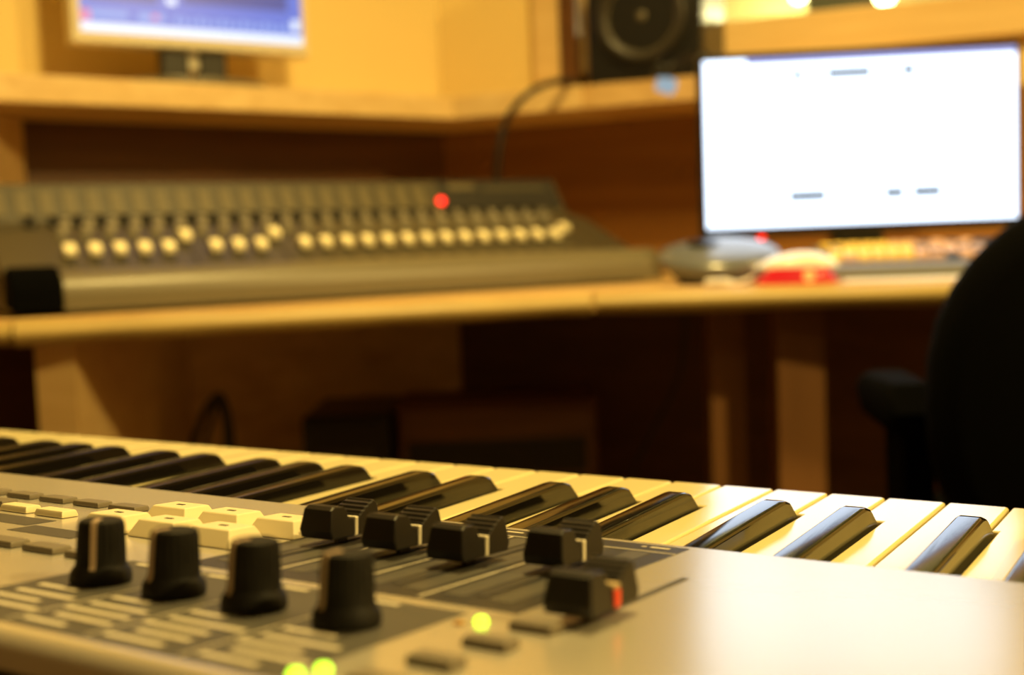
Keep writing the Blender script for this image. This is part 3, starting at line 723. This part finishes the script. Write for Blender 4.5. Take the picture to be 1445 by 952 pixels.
# sliders: saddle shaped caps with ridges
side = [(-.0105, .0006), (-.0113, .003), (-.0102, .0090), (-.0088, .0100), (-.0046, .0096), (-.0034, .0086), (-.0030, .0064), (-.0012, .0058), (.0014, .0058), (.0020, .0066), (.0026, .0066), (.0030, .0074), (.0042, .0076), (.0046, .0084), (.0060, .0086), (.0064, .0093), (.0078, .0095), (.0084, .0101), (.0094, .0100), (.0103, .0090), (.0112, .003), (.0105, .0006)]
def slidermesh():
    bm = bmesh.new(); prism(bm, side, 'x', -.0061, .0061, bev=.0006, seg=2)
    for v in bm.verts:                    # narrower towards the top
        v.co.x *= 1-.16*max(0, v.co.z-.003)/.007
    return bm
lineU = [(-.0009, .0008), (.0004, .0008), (.0004, .0062), (-.0009, .0062)]
sl0 = None
for j, (X, s, m) in enumerate(((.187, .0555, 0), (.2137, .0585, 0), (.2402, .0625, 0), (.2667, .0535, 0), (.3006, .1010, 1))):
    c_ = sl0 = obj('slider_cap', slidermesh(), M_fader, sy, smooth=25) if sl0 is None else inst(sl0, sy, (0, 0, 0))
    c_.location = pan(X, s, .0022); c_.rotation_euler = (-PA, 0, 0); c_.scale = (1.06, 1.1, 1.06)
    if m == 0:
        obj('slider_line', prism(bmesh.new(), lineU, 'x', -.0064, .0064, bev=.0002, seg=1), M_line, c_)
    else:
        obj('slider_line', prism(bmesh.new(), [(-.0012, .0012), (.0012, .0012), (.0012, .0050), (-.0012, .0050)], 'x', -.0065, .0065, bev=.0002, seg=1), M_red, c_)
        obj('slider_line', prism(bmesh.new(), [(-.0014, .0052), (.0014, .0052), (.0014, .0063), (-.0014, .0063)], 'x', -.0062, .0062, bev=.0002, seg=1), M_tan, c_)
    obj('slider_stem', bx(-.0008, .0008, -.002, .002, -.0021, .0007), M_mark, c_)
# buttons
def button(name, w_, d_, h_, m, taper=.8, b=.0006):
    bm = bmesh.new(); prism(bm, [(-w_/2, -d_/2), (w_/2, -d_/2), (w_/2, d_/2), (-w_/2, d_/2)], 'z', 0.0001, h_, bev=0)
    for v in bm.verts:
        if v.co.z > h_*.5: v.co.x *= 1-(1-taper)*d_/w_; v.co.y *= taper
    bmesh.ops.bevel(bm, geom=bm.edges[:], offset=b, segments=2, affect='EDGES', profile=.5)
    return obj(name, bm, m, sy, smooth=30)
def put(proto_, spots, first_=True):
    out = []
    for i, (X, s) in enumerate(spots):
        o = proto_ if i == 0 else inst(proto_, sy, (0, 0, 0))
        o.location = pan(X, s); o.rotation_euler = (-PA, 0, 0); out.append(o)
    return out
put(button('function_button', .0115, .0065, .0022, M_btn, .9), [(.2955, .1180), (.2945, .1352), (.2930, .1530), (.2920, .1705)])
put(button('page_button', .0150, .0075, .0021, M_btn, .9), [(.0185, .0470), (.0385, .0470), (.0585, .0470), (.0785, .0470), (.0985-.1, .0470), (.0285-.05, .0470), (.005, .064), (.0255, .064), (.030, .094), (.010, .094), (.085, .1165), (.1045, .1165), (.1240, .1165), (.1435, .1165), (.065, .1165)])
put(button('cream_button', .0160, .0075, .0026, M_cream, .8), [(.0480, .0705), (.0680, .0705)])
pads = put(button('tempo_pad', .0216, .0170, .0056, M_cream, .66), [(.1125, .0530), (.1370, .0530), (.1620, .0530), (.1090, .0770), (.1330, .0770), (.1575, .0770)])
pm = None
for p_ in pads:
    if pm is None: pm = obj('pad_mark', bx(-.0016, .0016, -.0007, .0007, .0055, .00575), M_mark, p_)
    else: inst(pm, p_, (0, 0, 0))
ld = obj('status_light', lathe(bmesh.new(), [(.0017, 0), (.0017, .0007), (.0012, .0015), (0, .0018)], 16), M_led, sy, smooth=60)
put(ld, [(.2815, .1190), (.2770, .1685), (.2748, .1740)])
lo_ = obj('status_light', lathe(bmesh.new(), [(.0014, 0), (.0013, .0006), (0, .0010)], 16), M_ledoff, sy, smooth=60)
put(lo_, [(.2778, .1225)])

# keyboard stand carrying the synthesizer
st = thing('keyboard_stand', 'black folding stand under the silver synthesizer', 'stand', (loc.x, loc.y, 0), -YAW)
ST = loc.z-.0005
for x in (-.32, .36):
    obj('top_arm', bx(x-.02, x+.02, -.30, -.02, ST-.03, ST, bev=.004), M_blk, st)
    obj('stand_leg', bx(x-.018, x+.018, -.18, -.14, .03, ST-.0305, bev=.004), M_blk, st)
    obj('floor_foot', bx(x-.02, x+.02, -.38, .06, 0, .0295, bev=.004), M_blk, st)
obj('cross_bar', bx(-.2985, .3385, -.175, -.145, .30, .33, bev=.004), M_blk, st)
